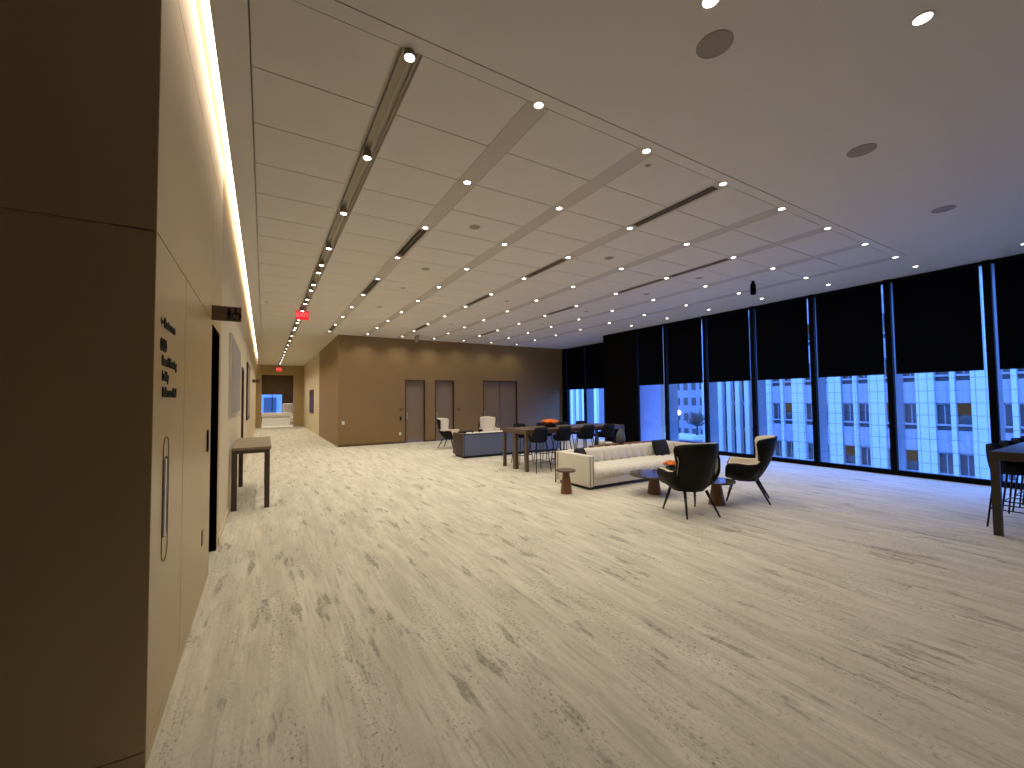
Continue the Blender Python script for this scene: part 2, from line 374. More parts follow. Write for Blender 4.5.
# end of the corridor: bronze wall with a tall opening, lobby beyond
w = MB().box(LX, -0.12, CE, CE+.3, 0, 4.02).box(1.66, 2.4, CE, CE+.3, 0, 4.02).box(-0.12, 1.66, CE, CE+.3, 3.35, 4.02)
struct(w, 'wall_end', M_bronze)
w = MB().box(LX-1.2, 2.4, CE+.5, CE+.6, 2.1, 3.9).box(LX-1.3, LX-1.2, CE, 38.2, 0, 4.0).box(2.4, 2.5, CE+.3, 38.2, 0, 4.0)
w.box(1.25, 2.4, 38.0, 38.2, 0, 4.0).box(LX-1.2, 1.25, 38.0, 38.2, 0, 0.6).box(LX-1.2, 1.25, 38.0, 38.2, 2.6, 4.0).box(LX-1.2, LX, CE, CE+.3, 0, 4.0)
struct(w, 'wall_lobby', M_bronze_dk)
struct(MB().box(LX-1.3, 2.5, CE+.3, 38.2, 3.9, 4.0), 'ceiling_lobby', M_ceil)
wn = struct(MB().box(LX-1.2, 1.25, 38.0, 38.1, 0.56, 0.62).box(0.55, 0.60, 38.0, 38.1, 0.6, 2.6).box(-0.4, -0.35, 38.0, 38.1, 0.6, 2.6), 'window_20', M_mull)
MB().box(LX-1.2, 1.25, 38.04, 38.05, 0.6, 2.6).obj('pane', M_glass, wn)

# walls behind and beside the camera
struct(MB().box(XL, 12.3, YB-.15, YB, 0, 4.0), 'wall_back', M_farwall)
struct(MB().box(XL-.15, XL, YB, 2.6, 0, 4.0), 'wall_alcove', M_farwall)

# black column and window-wall return
struct(MB().box(WX-.02, 12.2, 10.02, 11.62, 0, 3.969), 'column_black', M_black)

struct(MB().box(WX+.07, 12.08, 9.985, 10.019, -.3, 4.4), 'wall_return', M_smooth)
struct(MB().box(12.08, 12.26, 9.98, 10.03, -.3, 4.4), 'trim_2', M_brick)
# ------------------------------------------------------------------ windows, shades, fins
def window(n, x, y0, y1, first=False, last=False):
    """bay between mullion centre lines y0 < y1"""
    m = MB(); hw = .05
    m.box(x-.03, x+.06, y1-hw, y1+hw, 0, 3.969) if not last else m.box(x-.03, x+.06, y1-hw, y1, 0, 3.969)
    if first: m.box(x-.03, x+.06, y0, y0+hw, 0, 3.969)
    m.box(x-.03, x+.06, y0+hw, y1-hw, 0, 0.10); m.box(x+.045, x+.06, y0+hw, y1-hw, 3.9, 3.969)
    o = struct(m, 'window_%d' % n, M_mull)
    MB().box(x+.03, x+.04, y0+hw, y1-hw, 0.1, 3.9).obj('pane', M_glass, o)
    if y1 < 15 and not last: MB().box(x+.065, x+.50, y1-.03, y1+.03, -0.3, 4.4).obj('fin', M_fin, o)
    if first: MB().box(x+.065, x+.50, y0-.03, y0+.03, -0.3, 4.4).obj('fin', M_fin, o)
    return o
ym = [1.95 + 1.375*k for k in range(-4, 6)] + [10.02]
SH = []
for k, (a, b) in enumerate(zip(ym, ym[1:])):
    window(k+1, WX, a, b, first=(k == 0), last=(b == 10.02)); SH.append((WX, a, b))
yf = [11.62, 12.90, 14.18, 15.50]
for k, (a, b) in enumerate(zip(yf, yf[1:])):
    window(k+12, 12.2, a, b, first=(k == 0)); SH.append((12.2, a, b))
struct(MB().box(12.17, 12.4, 15.50, FY, 0, 3.969), 'trim_1', M_mull)
struct(MB().box(WX-.03, 12.4, YB, ym[0], 0, 3.969), 'wall_right', M_farwall)
for k, (x, a, b) in enumerate(SH):
    root = empty('roller_shade', (x, (a+b)/2, 0)); hw = (b-a)/2
    ga = 0.042 if x < 12 else .02
    zt = 3.965
    MB().box(0.0, 0.006, -hw+.05+ga, hw-.05-ga, 2.06, zt-.06).obj('shade_fabric', M_shade, root)
    MB().box(-.006, 0.014, -hw+.05+ga, hw-.05-ga, 2.03, 2.07).obj('hem_bar', M_mull, root)
    MB().tube((0.0, -hw+.055, zt-.03), (0.0, hw-.055, zt-.03), .024, n=12).obj('roller_tube', M_mull, root)
    if x > 12: lb = ['black roller shade in the window bay hidden behind the black column', 'black roller shade in the middle narrow bay left of the black column', 'black roller shade in the leftmost bay touching the brown far wall'][k-10]
    else: lb = ['black roller shade in the window bay farthest behind the camera', 'black roller shade in the second to last window bay behind the camera', 'black roller shade just outside the right edge of the photo',
                'black roller shade cut off by the right edge of the photo', 'black roller shade directly left of the mullion behind the right bar table', 'black roller shade in the second bay left of the right bar table',
                'black roller shade in the bay directly behind the cream and black wing chair', 'black roller shade in the bay above the vertically striped white tower',
                'black roller shade in the bay above the street lamp outside', 'black roller shade in the bay touching the right side of the black column'][k]
    tag(root, lb, 'roller shade', 'black roller shades along the window wall')

# ------------------------------------------------------------------ ceiling lights
def spot(parent, z=-.02, w=SPOT_W, angle=138):
    l = bpy.data.lights.new('bulb', 'SPOT'); l.energy = w; l.color = SPOT_COL; l.spot_size = math.radians(angle); l.spot_blend = 1.0; l.shadow_soft_size = 0.035
    o = bpy.data.objects.new('bulb', l); COL.objects.link(o); o.parent = parent; o.location = (0, 0, z); return o
def make_downlight(r=0.037):
    t = empty('recessed_downlight', (0, 0, 0))
    MB().lathe([(r+.012, 0), (r+.012, -.004), (r, -.005), (r-.003, -.001), (r-.003, 0.0)], n=20, cap0=False, cap1=False).obj('trim_ring', M_trim, t)
    MB().lathe([(r-.002, -0.0012), (r-.002, -.0025)], n=20).obj('lens', M_lens, t)
    spot(t); return t
dl0 = make_downlight(); used = False
def put(proto, loc, label, group, cat='ceiling light'):
    global used
    if proto is dl0 and not used: o = dl0; used = True
    else: o = copy_tree(proto)
    o.location = loc; tag(o, label, cat, group); return o
for i in range(1, 8):
    for j, y in enumerate(GY):
        put(dl0, (GX[i], y, H), 'small recessed downlight, %s from the near end of the %s row right of the track' % (ORD[j+1], ORD[i]), 'recessed downlights in the ceiling bands')
        if i >= 5:                                       # the rows nearest the windows run dimmer
            for c_ in kids(bpy.data.objects[COL.objects[-1].name] if COL.objects[-1].type == 'EMPTY' else COL.objects[-1].parent):
                if c_.type == 'LIGHT':
                    if 'dim_bulb' not in bpy.data.lights: n_ = c_.data.copy(); n_.name = 'dim_bulb'; n_.energy = SPOT_W*.68
                    c_.data = bpy.data.lights['dim_bulb']
for k, y in enumerate([-2.8, -1.35, 0.05, 1.42, 2.70, 4.08, 5.46, 6.85, 8.2, 9.6]):
    if k == 0: dw = copy_tree(dl0)
    o = dw if k == 0 else copy_tree(dw)
    if k == 0:
        for c_ in kids(o):
            if c_.type == 'LIGHT': c_.data = c_.data.copy(); c_.data.energy = SPOT_W*.15
    o.location = (10.29, y, H); tag(o, 'small recessed downlight, %s from the near end of the row beside the window wall' % ORD[k+1], 'ceiling light', 'recessed downlights beside the window wall')
big = make_downlight(0.047)
for c_ in kids(big):
    if c_.type == 'LIGHT': c_.data.energy = SPOT_W*.5
for k, (x, y, lb) in enumerate([(3.54, .84, 'large plaster ceiling downlight near the top right corner, right of the speakers'), (2.27, 1.44, 'large plaster ceiling downlight cut by the top edge beside the biggest speaker disc'),
        (6.0, -.6, 'large plaster ceiling downlight behind the camera, right side'), (1.2, -1.4, 'large plaster ceiling downlight directly behind the camera'), (8.0, -2.4, 'large plaster ceiling downlight in the back right corner of the hall')]):
    o = big if k == 0 else copy_tree(big)
    o.location = (x, y, H); tag(o, lb, 'ceiling light', 'large downlights in the plaster ceiling')
# plain one, for far rows

# track in the slot and its heads
trk = MB().box(0.80, 0.86, 2.72, CE-.1, H+.055, H+.088).obj('lighting_track', M_track)
tag(trk, 'long grey lighting track recessed in the dark ceiling slot', 'lighting track')
def make_head(power=True):
    t = empty('track_spotlight', (0, 0, 0))
    MB().tube((0, 0, 0), (0, 0, -.015), .012).obj('stem', M_track, t)
    MB().lathe([(.028, -.015), (.036, -.02), (.04, -.088), (.036, -.092)], n=20).obj('housing', M_track, t)
    MB().lathe([(.034, -.0925), (.034, -.095)], n=20).obj('lens', M_lens, t)
    if power: spot(t, -.11)
    return t
h0 = make_head(); first = True
ty = [GY[0]+.02] + GY[1:] + [GY[-1] + 1.385*k for k in range(1, 11)]
tl = sorted([(y, 0) for y in ty] + [(y+.9, 1) for y in (6.81, 8.19, 9.58, 10.98, 12.37, 13.75)])
for k, (y, q) in enumerate(tl):
    o = h0 if k == 0 else copy_tree(h0)
    if y > FY:
        for c_ in kids(o):
            if c_.type == 'LIGHT':
                if c_.data.users == 1 or c_.data.name.startswith('corridor'): pass
                if 'corridor_bulb' not in bpy.data.lights: n_ = c_.data.copy(); n_.name = 'corridor_bulb'; n_.energy = SPOT_W*3
                c_.data = bpy.data.lights['corridor_bulb']
    o.location = (0.83, y, H+.055)
    tag(o, 'grey cylindrical spotlight in the ceiling slot, %s from the near end of the track' % ORD[k+1], 'track light', 'spotlights on the recessed track')

# linear diffusers
dn = {1: 'first', 3: 'third', 5: 'fifth'}
for i, segs in DIFF.items():
    for j in segs:
        y0, y1 = GY[j]+.09, GY[j+1]-.09; x = GX[i]
        t = empty('linear_diffuser', (x, (y0+y1)/2, H)); L2 = (y1-y0)/2
        MB().box(-.064, .064, -L2, L2, 0.040, .049).obj('backing_plate', M_slot, t)
        f = MB()
        for dx in (-.062, -.004, .054): f.box(dx, dx+.008, -L2, L2, 0.002, 0.038)
        f.obj('slot_blades', M_track, t)
        tag(t, 'linear air slot, %s band right of the track, after its %s downlight' % (dn[i], ORD[j+1]), 'air diffuser', 'linear air slots in the ceiling bands')

# round ceiling speakers
def disc(x, y, r, lb):
    if r > .09: r = .115
    t = empty('ceiling_speaker', (x, y, H))
    MB().lathe([(r, 0), (r, -.003), (r-.008, -.005), (r-.012, -.003), (r-.012, 0)], n=32, cap0=False, cap1=False).obj('rim', M_trim if r < .1 else M_grille, t)
    MB().lathe([(r-.011, -.001), (r-.011, -.0025)], n=32).obj('grille', M_grille, t)
    tag(t, lb, 'ceiling speaker', 'round ceiling speakers')
for a in [(2.58, 1.62, .095, 'large round grey ceiling speaker at the top, nearest one in the plaster ceiling'), (4.94, 1.64, .095, 'round grey ceiling speaker in the plaster, middle one of the right-hand three'),
          (7.43, 1.66, .095, 'round grey ceiling speaker in the plaster nearest the window wall'), (2.46, 5.08, .085, 'round grey ceiling speaker between first and second downlight rows, nearest the camera'),
          (2.48, 7.16, .085, 'round grey ceiling speaker between first and second downlight rows, second from the camera'), (2.49, 8.61, .06, 'small grey ceiling disc between first and second downlight rows, third from the camera'),
          (2.49, 10.64, .08, 'round grey ceiling speaker between first and second downlight rows, fourth from the camera'), (4.98, 5.11, .085, 'round grey ceiling speaker between third and fourth downlight rows, nearest the camera'),
          (5.0, 8.58, .07, 'small grey ceiling disc between third and fourth downlight rows, middle of three'), (4.98, 12.01, .07, 'small grey ceiling disc between third and fourth downlight rows, farthest of three'),
          (7.39, 5.11, .085, 'round grey ceiling speaker between fifth and sixth downlight rows, nearest the camera'), (7.47, 6.49, .085, 'round grey ceiling speaker between fifth and sixth downlight rows, second from the camera'),
          (7.49, 8.6, .075, 'round grey ceiling speaker between fifth and sixth downlight rows, third from the camera'), (7.5, 10.7, .075, 'round grey ceiling speaker between fifth and sixth downlight rows, farthest from the camera'),
          (1.95, 20.4, .06, 'small dark ceiling disc over the corridor beyond the far wall corner')]: disc(*a)
for (x, y, r, lb) in [(1.94, 1.60, .10, 'flush white ceiling cover plate at the top edge left of the large speaker'), (2.97, 1.07, .10, 'flush white ceiling cover plate at the top edge between speaker and corner downlight'), (3.34, 2.85, .03, 'tiny dark sprinkler cap in the ceiling beside the second band'), (0.02, 11.3, .035, 'tiny grey sprinkler cap in the soffit left of the track')]:
    o = MB().lathe([(r, 0.0), (r, -.002), (r-.004, -.003)], n=28).obj('sprinkler' if r < .05 else 'access_cover', M_grille if r < .05 else M_ceil); o.location = (x, y, H); tag(o, lb, 'sprinkler' if r < .05 else 'cover plate')
# black cylinder hanging near the windows
t = empty('ceiling_camera', (8.57, 4.71, H)); MB().tube((0, 0, 0), (0, 0, -.03), .03).obj('mount', M_mull, t)
MB().lathe([(.02, -.03), (.045, -.06), (.052, -.12), (.052, -.27), (.045, -.28)], n=20).obj('housing', M_mull, t)
tag(t, 'small black cylinder hanging from the ceiling before the window shades', 'ceiling camera')

# exit signs
def exit_sign(loc, rz, lb):
    t = empty('exit_sign', loc, rz)
    MB().box(-.10, .10, -.03, .03, -.012, 0).obj('canopy', M_track, t)
    MB().box(-.15, .15, -.02, .02, -.24, -.012).obj('panel', M_exitred, t)
    text_mesh('lettering', 'EXIT', .14, M_exitlet, t, Matrix.Translation((0, -.022, -.127)) @ Matrix.Rotation(PI/2, 4, 'X'), align='CENTER')
    tag(t, lb, 'exit sign'); return t
exit_sign((0.84, 12.0, H), 0, 'glowing red exit sign hanging below the spotlight track over the hall')
t = exit_sign((0.77, 28.6, H-.27), 0, 'small glowing red exit sign before the end of the corridor')
MB().tube((0, 0, 0), (0, 0, .27), .01).obj('stem', M_track, t)
t = empty('hanging_wayfinding_sign', (4.72, 14.6, H), 0)
MB().tube((0, 0, 0), (0, 0, -.03), .01).obj('stem', M_track, t); MB().box(-.012, .012, -.2, .2, -.27, -.03).obj('panel', M_track, t)
tag(t, 'thin sign seen edge-on hanging from the ceiling before the far wall', 'hanging sign')

# ------------------------------------------------------------------ things on the left wall
RY = Matrix(((0, 0, 1, 0), (1, 0, 0, 0), (0, 1, 0, 0), (0, 0, 0, 1)))   # text x -> +Y, text y -> +Z, facing +X
t = empty('directory_lettering', (LX, 2.55, 1.81))
ar = MB(); ar.bm.faces.new([ar.bm.verts.new(p) for p in ((0.001, 0.01, .19), (0.001, .05, .225), (0.001, .05, .155))]); ar.box(0.0005, .003, .045, .085, .182, .198)
ar.obj('arrow', M_letter, t)
for body, y, z, sz, wx in [('Restrooms', .10, .19, .066, 1.0), ('080', 0.02, .075, .085, 1.15), ('Board Meeting', .06, 0.0, .066, 1.0), ('Lobby', .07, -.075, .066, 1.0), ('Ballroom Hall', .08, -.155, .068, 1.0)]:
    text_mesh('text_line', body, sz, M_letter, t, Matrix.Translation((0.002, y, z)) @ RY @ Matrix.Diagonal((wx, 1, 1, 1)), extrude=0.002, bold=0.0025)
tag(t, 'black directional lettering in five lines on the left bronze panel', 'lettering')

# recessed oval pull in the panel door
def oval(yc, z0, z1, r, n=10):
    p = []
    for i in range(n+1): a = PI*i/n; p.append((yc + r*math.cos(a), z1 - r + r*math.sin(a)))
    for i in range(n+1): a = PI + PI*i/n; p.append((yc + r*math.cos(a), z0 + r + r*math.sin(a)))
    return p
t = empty('recessed_door_pull', (LX, 2.76, 0.9))
MB().path([(0.002, y, z) for y, z in oval(0, -.10, .53, .07)], .0018, n=6, closed=True).obj('outer_ring', M_bronze_dk, t)
p = oval(.005, .02, .43, .028)
MB().ring_loft([[(0.001, y, z) for y, z in p], [(0.004, y, z) for y, z in p]]).obj('recess', M_letter, t)
MB().box(0.001, .010, -.052, -.024, .03, .42).obj('grip', M_steel, t, bevel=.004)
tag(t, 'tall narrow steel door pull in an oval surround on the left wall', 'door pull')
o = MB().box(LX, LX+.012, 4.55, 4.62, 1.17, 1.36).obj('card_reader', M_letter, bevel=.003); tag(o, 'black card reader on the bronze wall beside the dark doorway', 'card reader')
o = MB().box(LX, LX+.006, 4.30, 4.37, 0.42, 0.54).obj('wall_outlet', M_bronze_dk, bevel=.002); tag(o, 'small dark outlet low on the bronze wall before the dark doorway', 'outlet')

def blade(y, z, w, h, lb, pict=True):
    t = empty('blade_sign', (LX, y, z))
    MB().box(0, w, -.012, .012, 0, h).obj('sign_plate', M_sign, t, bevel=.002)
    if pict:
        pz = h*.5; yy = -.0135
        m = MB()                                     # standing figure
        m.lathe([(0.001, -.014), (.012, -.008), (.014, 0), (.012, .008), (.001, .014)], c=(w*.58, yy, h*.8), n=12)
        m.box(w*.58-.016, w*.58+.016, yy-.002, yy+.002, h*.38, h*.68); m.box(w*.58-.012, w*.58-.002, yy-.002, yy+.002, h*.1, h*.38); m.box(w*.58+.002, w*.58+.012, yy-.002, yy+.002, h*.1, h*.38)
        m.obj('figure_pictogram', M_letter, t)
        m = MB()                                     # wheelchair figure
        m.path([(w*.84 + .036*math.cos(a), yy, h*.35 + .036*math.sin(a)) for a in [2*PI*i/20 for i in range(20)]], .005, n=6, closed=True)
        m.lathe([(0.001, -.01), (.009, -.006), (.011, 0), (.009, .006), (.001, .01)], c=(w*.80, yy, h*.86), n=12)
        m.path([(w*.80, yy, h*.78), (w*.80, yy, h*.48), (w*.92, yy, h*.48), (w*.95, yy, h*.18)], .006, n=6)
        m.obj('wheelchair_pictogram', M_letter, t)
    tag(t, lb, 'sign'); return t
blade(4.81, 2.385, .235, .14, 'dark brown blade sign with person and wheelchair symbols on the left wall')
blade(21.0, 2.45, .26, .14, 'small dark blade sign far down the left corridor wall', False)

t = empty('wall_art', (LX, 8.4, 2.0))
MB().box(0, .035, -1.30, 1.30, -.58, .60).obj('frame', M_steel, t, bevel=.004); MB().box(.0355, .038, -1.28, 1.28, -.56, .58).obj('canvas', M_art, t)
tag(t, 'wide grey framed panel on the cream left wall beyond the console table', 'picture')
t = empty('framed_picture', (LX, 15.2, 1.9)); MB().box(0, .035, -1.2, 1.2, -.8, .85).obj('frame', M_frame_dk, t, bevel=.004); MB().box(.0355, .038, -1.1, 1.1, -.7, .75).obj('canvas', M_art, t)
tag(t, 'dark framed picture farther down the cream left corridor wall', 'picture')
t = empty('framed_picture', (2.25, 25.1, 1.62)); MB().box(-.035, 0, -1.0, 1.0, -.62, .64).obj('frame', M_frame_dk, t, bevel=.004); MB().box(-.038, -.0355, -.95, .95, -.57, .59).obj('canvas', M_frame_dk, t)
tag(t, 'dark picture on the right corridor wall', 'picture')

# switches and outlets on the far wall
for (nm, x, z, w, h, m, lb) in [('wall_switch', 4.46, .93, .07, .16, M_letter, 'small black wall device just left of the first far-wall door'), ('wall_switch', 4.47, 1.27, .10, .10, M_bronze_dk, 'brown switch plate above the black device left of the first far-wall door'),
        ('wall_outlet', 4.44, .36, .08, .12, M_white, 'white outlet low on the far wall left of the first door'), ('wall_switch', 6.84, 1.22, .10, .12, M_bronze_dk, 'brown switch plate right of the second far-wall door'),
        ('wall_outlet', 2.42, .84, .09, .12, M_white, 'white wall plate near the left corner of the far wall')]:
    o = MB().box(x-w/2, x+w/2, FY-.012, FY, z-h/2, z+h/2).obj(nm, m, bevel=.003); tag(o, lb, 'wall plate')

# ------------------------------------------------------------------ console table
t = empty('console_table', (-0.155, 8.5, 0)); hx, hy = .245, 1.07
MB().box(-hx, hx+.02, -hy, hy, .885, .925).obj('tabletop', M_constop, t, bevel=.004)
for sx in (-1, 1):
    for sy in (-1, 1):
        x, y = sx*(hx-.035), sy*(hy-.035); MB().box(x-.035, x+.035, y-.035, y+.035, 0, .885).obj('leg', M_condk, t, bevel=.003)
MB().box(-hx+.002, hx-.002, -hy+.002, -hy+.05, .835, .885).box(-hx+.002, hx-.002, hy-.05, hy-.002, .835, .885).box(-hx+.002, -hx+.04, -hy+.05, hy-.05, .835, .885).box(hx-.04, hx-.002, -hy+.05, hy-.05, .835, .885).obj('apron', M_condk, t)
tag(t, 'tall dark-legged console table with taupe top against the left wall', 'console table')

# ------------------------------------------------------------------ wing armchair
RIM = [(1.0, (.295, .30, .43)), (.94, (.33, .31, .53)), (.87, (.35, .275, .595)), (.76, (.36, .14, .60)), (.64, (.357, 0.0, .585)), (.56, (.345, -.12, .60)),
       (.50, (.325, -.19, .66)), (.44, (.318, -.205, .745)), (.38, (.322, -.165, .83)), (.31, (.328, -.12, .90)), (.245, (.312, -.15, .955)), (.18, (.26, -.27, .98)), (.09, (.14, -.37, .992)), (0, (0, -.40, .997))]
def rim(t):
    a = abs(t); P = sorted((k, Vector(v)) for k, v in RIM)
    for (k0, v0), (k1, v1) in zip(P, P[1:]):
        if a <= k1+1e-9:
            s = (a-k0)/(k1-k0); p = v0.lerp(v1, s); break
    return Vector((p.x*(1 if t >= 0 else -1), p.y, p.z))
def bot(t):
    a = t*2.55; r = 1.0
    return Vector((.225*math.sin(a), .065 - .19*math.cos(a) + (.0 if abs(t) < .5 else 0.04*(abs(t)-.5)), .33))
def shell_pts(off=0.0, lift=0.0, NU=64, NV=12, vmin=0.0):
    def P(t, v):
        B = bot(t); Tp = rim(t); mid = (B+Tp)/2; out = Vector((math.sin(t*2.3), -math.cos(t*2.3), 0)); w = .045 + .03*min(1, abs(t)*1.6)
        C = mid + out*w*1.6; C.z = B.z + (Tp.z-B.z)*.36
        return B*(1-v)**2 + C*2*v*(1-v) + Tp*v*v, out
    rows = []
    for j in range(NV+1):
        v = vmin + (1-vmin)*j/NV; r = []
        for i in range(NU+1):
            t = -1 + 2*i/NU; e = .03
            p, out = P(t, v)
            d = Vector((p.x, p.y-.05, 0)).normalized()
            q = p - d*off; q.z += lift*v
            r.append(q)
        rows.append(r)
    return rows
def sheet(mb, rows_out, rows_in):
    """closed skin between an outer and an inner grid"""
    bm = mb.bm; O = [[bm.verts.new(p) for p in r] for r in rows_out]; I = [[bm.verts.new(p) for p in r] for r in rows_in]
    nv, nu = len(O)-1, len(O[0])-1
    for j in range(nv):
        for i in range(nu):
            bm.faces.new((O[j][i], O[j][i+1], O[j+1][i+1], O[j+1][i])); bm.faces.new((I[j][i], I[j+1][i], I[j+1][i+1], I[j][i+1]))
    for i in range(nu):
        bm.faces.new((O[nv][i], O[nv][i+1], I[nv][i+1], I[nv][i])); bm.faces.new((O[0][i], I[0][i], I[0][i+1], O[0][i+1]))
    for j in range(nv):
        bm.faces.new((O[j][0], O[j+1][0], I[j+1][0], I[j][0])); bm.faces.new((O[j][nu], I[j][nu], I[j+1][nu], O[j+1][nu]))
    return mb
def rbox(name, m, parent, x0, x1, y0, y1, z0, z1, r=.03, segs=4):
    return MB().box(x0, x1, y0, y1, z0, z1).obj(name, m, parent, smooth=True, bevel=r, segs=segs)
def make_wing_chair(loc, rz, lb, group='wing chairs in the lounge', proto=None):
    if proto: t = copy_tree(proto); t.location = loc; t.rotation_euler = (0, 0, rz); return tag(t, lb, 'armchair', group)
    t = empty('wing_chair', loc, rz)
    sh = sheet(MB(), shell_pts(0.0), shell_pts(0.018))
    # closing belly under the seat
    B = [bot(-1 + 2*i/48) for i in range(49)]
    sh.ring_loft([[Vector((p.x*k, .06+(p.y-.06)*k, z)) for p in B] for k, z in ((1.0, .33), (.96, .315), (.7, .305))], True, True)
    sh.obj('outer_shell', M_leather, t, smooth=True)
    sheet(MB(), shell_pts(.032, .012, vmin=.2), shell_pts(.062, .006, vmin=.2)).obj('inner_lining', M_boucle, t, smooth=True)
    n = 40; rings = []
    for z, k in ((.335, .72), (.37, .86), (.44, .98), (.47, .95), (.482, .85)):
        rings.append([(.245*k*math.copysign(abs(math.cos(a))**.6, math.cos(a)), 0.085+.20*k*math.copysign(abs(math.sin(a))**.6, math.sin(a)), z) for a in [2*PI*i/n for i in range(n)]])
    MB().ring_loft(rings).obj('seat_cushion', M_boucle, t, smooth=True)
    for sx in (-1, 1):
        MB().tube((sx*.19, .21, .325), (sx*.255, .31, 0), .022, .012).obj('leg', M_legblk, t, smooth=True)
        MB().tube((sx*.16, -.10, .325), (sx*.24, -.27, 0), .022, .012).obj('leg', M_legblk, t, smooth=True)
    return tag(t, lb, 'armchair', group)
R = math.radians
chA = make_wing_chair((5.115, 3.75, 0), R(-21), 'black wing chair seen from behind, in front of the round coffee table')
chB = make_wing_chair((6.53, 3.75, 0), R(29.4), 'black wing chair with cream lining in side view, nearest the windows', proto=chA)
chC = make_wing_chair((5.36, 13.25, 0), R(-138), 'wing chair with pale lining by the far wall, left end of grey sofa', proto=chA)
chD = make_wing_chair((6.84, 13.1, 0), R(172), 'pale-lined wing chair facing the camera behind the grey-backed sofa', proto=chA)

# ------------------------------------------------------------------ channel-tufted sofas
def make_sofa(loc, rz, W, outer, seatm, lb, name='channel_tufted_sofa', s=1.0, D=.96, armm=None):
    """local: front is -Y, origin at centre of footprint"""
    t = empty(name, loc, rz); t.scale = (1, 1, s)
    hw = W/2; hd = D/2
    MB().box(-hw+.06, hw-.06, -hd+.06, hd-.06, 0, .065).obj('plinth', M_plinth, t)
    MB().box(-hw+.13, hw-.13, -hd+.012, hd-.02, .065, .19).obj('base_rail', seatm, t, smooth=True, bevel=.015)
    for sx, nm in ((-1, 'arm'), (1, 'arm')):
        a, b = sorted((sx*hw, sx*(hw-.13))); rbox(nm, armm or seatm, t, a, b, -hd, hd-.03, .055, .60, .022)
    rbox('back_frame', outer, t, -hw, hw, hd-.10, hd, .055, .60, .02)
    # back channels and seat channels: one quilted surface each
    x0, x1 = -hw+.13, hw-.13; n = round((x1-x0)/.215); cw = (x1-x0)/n; sub = 12
    def quilt(nm, prof, amp):
        rings = []
        for i in range(n*sub+1):
            x = x0 + (x1-x0)*i/(n*sub); ph = (i % sub)/sub; bul = amp*(abs(math.sin(PI*ph))**.5)
            rings.append([Vector((x, y+ny*bul, z+nz*bul)) for y, z, ny, nz in prof])
        MB().ring_loft(rings).obj(nm, seatm, t, smooth=True)
    yb = hd-.10
    quilt('back_cushion', [(yb-.17, .30, -1, 0), (yb-.155, .42, -1, .1), (yb-.13, .53, -1, .3), (yb-.10, .575, -.6, .8), (yb-.05, .592, 0, .6), (yb, .585, 0, 0), (yb, .28, 0, 0)], .06)
    quilt('seat_cushion', [(-hd+.02, .19, -.3, 0), (-hd+.0, .25, -1, .1), (-hd+.025, .295, -.8, .7), (-hd+.07, .315, -.2, 1), (0, .325, 0, 1), (yb-.15, .32, 0, 1), (yb-.15, .19, 0, 0)], .055)
    MB().box(-hw-.006, hw+.006, hd, hd+.012, .585, .60).box(-hw-.008, -hw+.008, hd-.004, hd+.014, 0, .59).box(hw-.008, hw+.008, hd-.004, hd+.014, 0, .59).obj('metal_frame', M_brz, t)
    for sx in (-1, 1): MB().box(sx*(hw-.03)-.004, sx*(hw-.03)+.004, -hd-.004, -hd+.0, .07, .585).box(sx*(hw-.10)-.004, sx*(hw-.10)+.004, -hd-.004, -hd, .07, .585).obj('piping', M_brz, t)
    tag(t, lb, 'sofa'); return t
make_sofa((6.51, 6.07, 0), 0, 3.28, M_sofa, M_sofa, 'long cream channel-tufted sofa in the middle of the lounge')
make_sofa((6.35, 10.90, 0), PI, 3.28, M_sofa2, M_sofa, 'long sofa turned away with grey back tinted daylight blue, behind the bar table', s=1.12, D=.8, armm=M_brownl)

def pillow(loc, rot, lb, w=.5, h=.34, m=M_pillow):
    n = 14; bm = MB(); rings = []
    top = []; 
    for sgn in (1, -1):
        g = [[None]*(n+1) for _ in range(n+1)]
        for i in range(n+1):
            for j in range(n+1):
                u, v = -1+2*i/n, -1+2*j/n
                th = .075*((1-u**4)*(1-v**4))**.5
                pin = 1 - .06*(abs(u)**2)*(1-abs(v)**2) - .0
                pin2 = 1 - .06*(abs(v)**2)*(1-abs(u)**2)
                g[i][j] = bm.bm.verts.new((u*w/2*pin2, sgn*th, v*h/2*pin))
        for i in range(n):
            for j in range(n): bm.bm.faces.new((g[i][j], g[i+1][j], g[i+1][j+1], g[i][j+1]))
    o = bm.obj('throw_pillow', m, smooth=True, weld=True); o.location = loc; o.rotation_euler = rot
    tag(o, lb, 'pillow'); return o
pillow((7.43, 6.17, .52), (R(-20), 0, 0), 'black square throw pillow on the right half of the cream sofa', .44, .36)
pillow((5.23, 6.22, .50), (R(-20), 0, R(25)), 'black throw pillow in the left corner of the cream sofa', .36, .32)
pillow((5.02, 11.10, .56), (R(22), 0, 0), 'dark throw pillow showing over the left end of the grey-backed sofa', .5, .34)

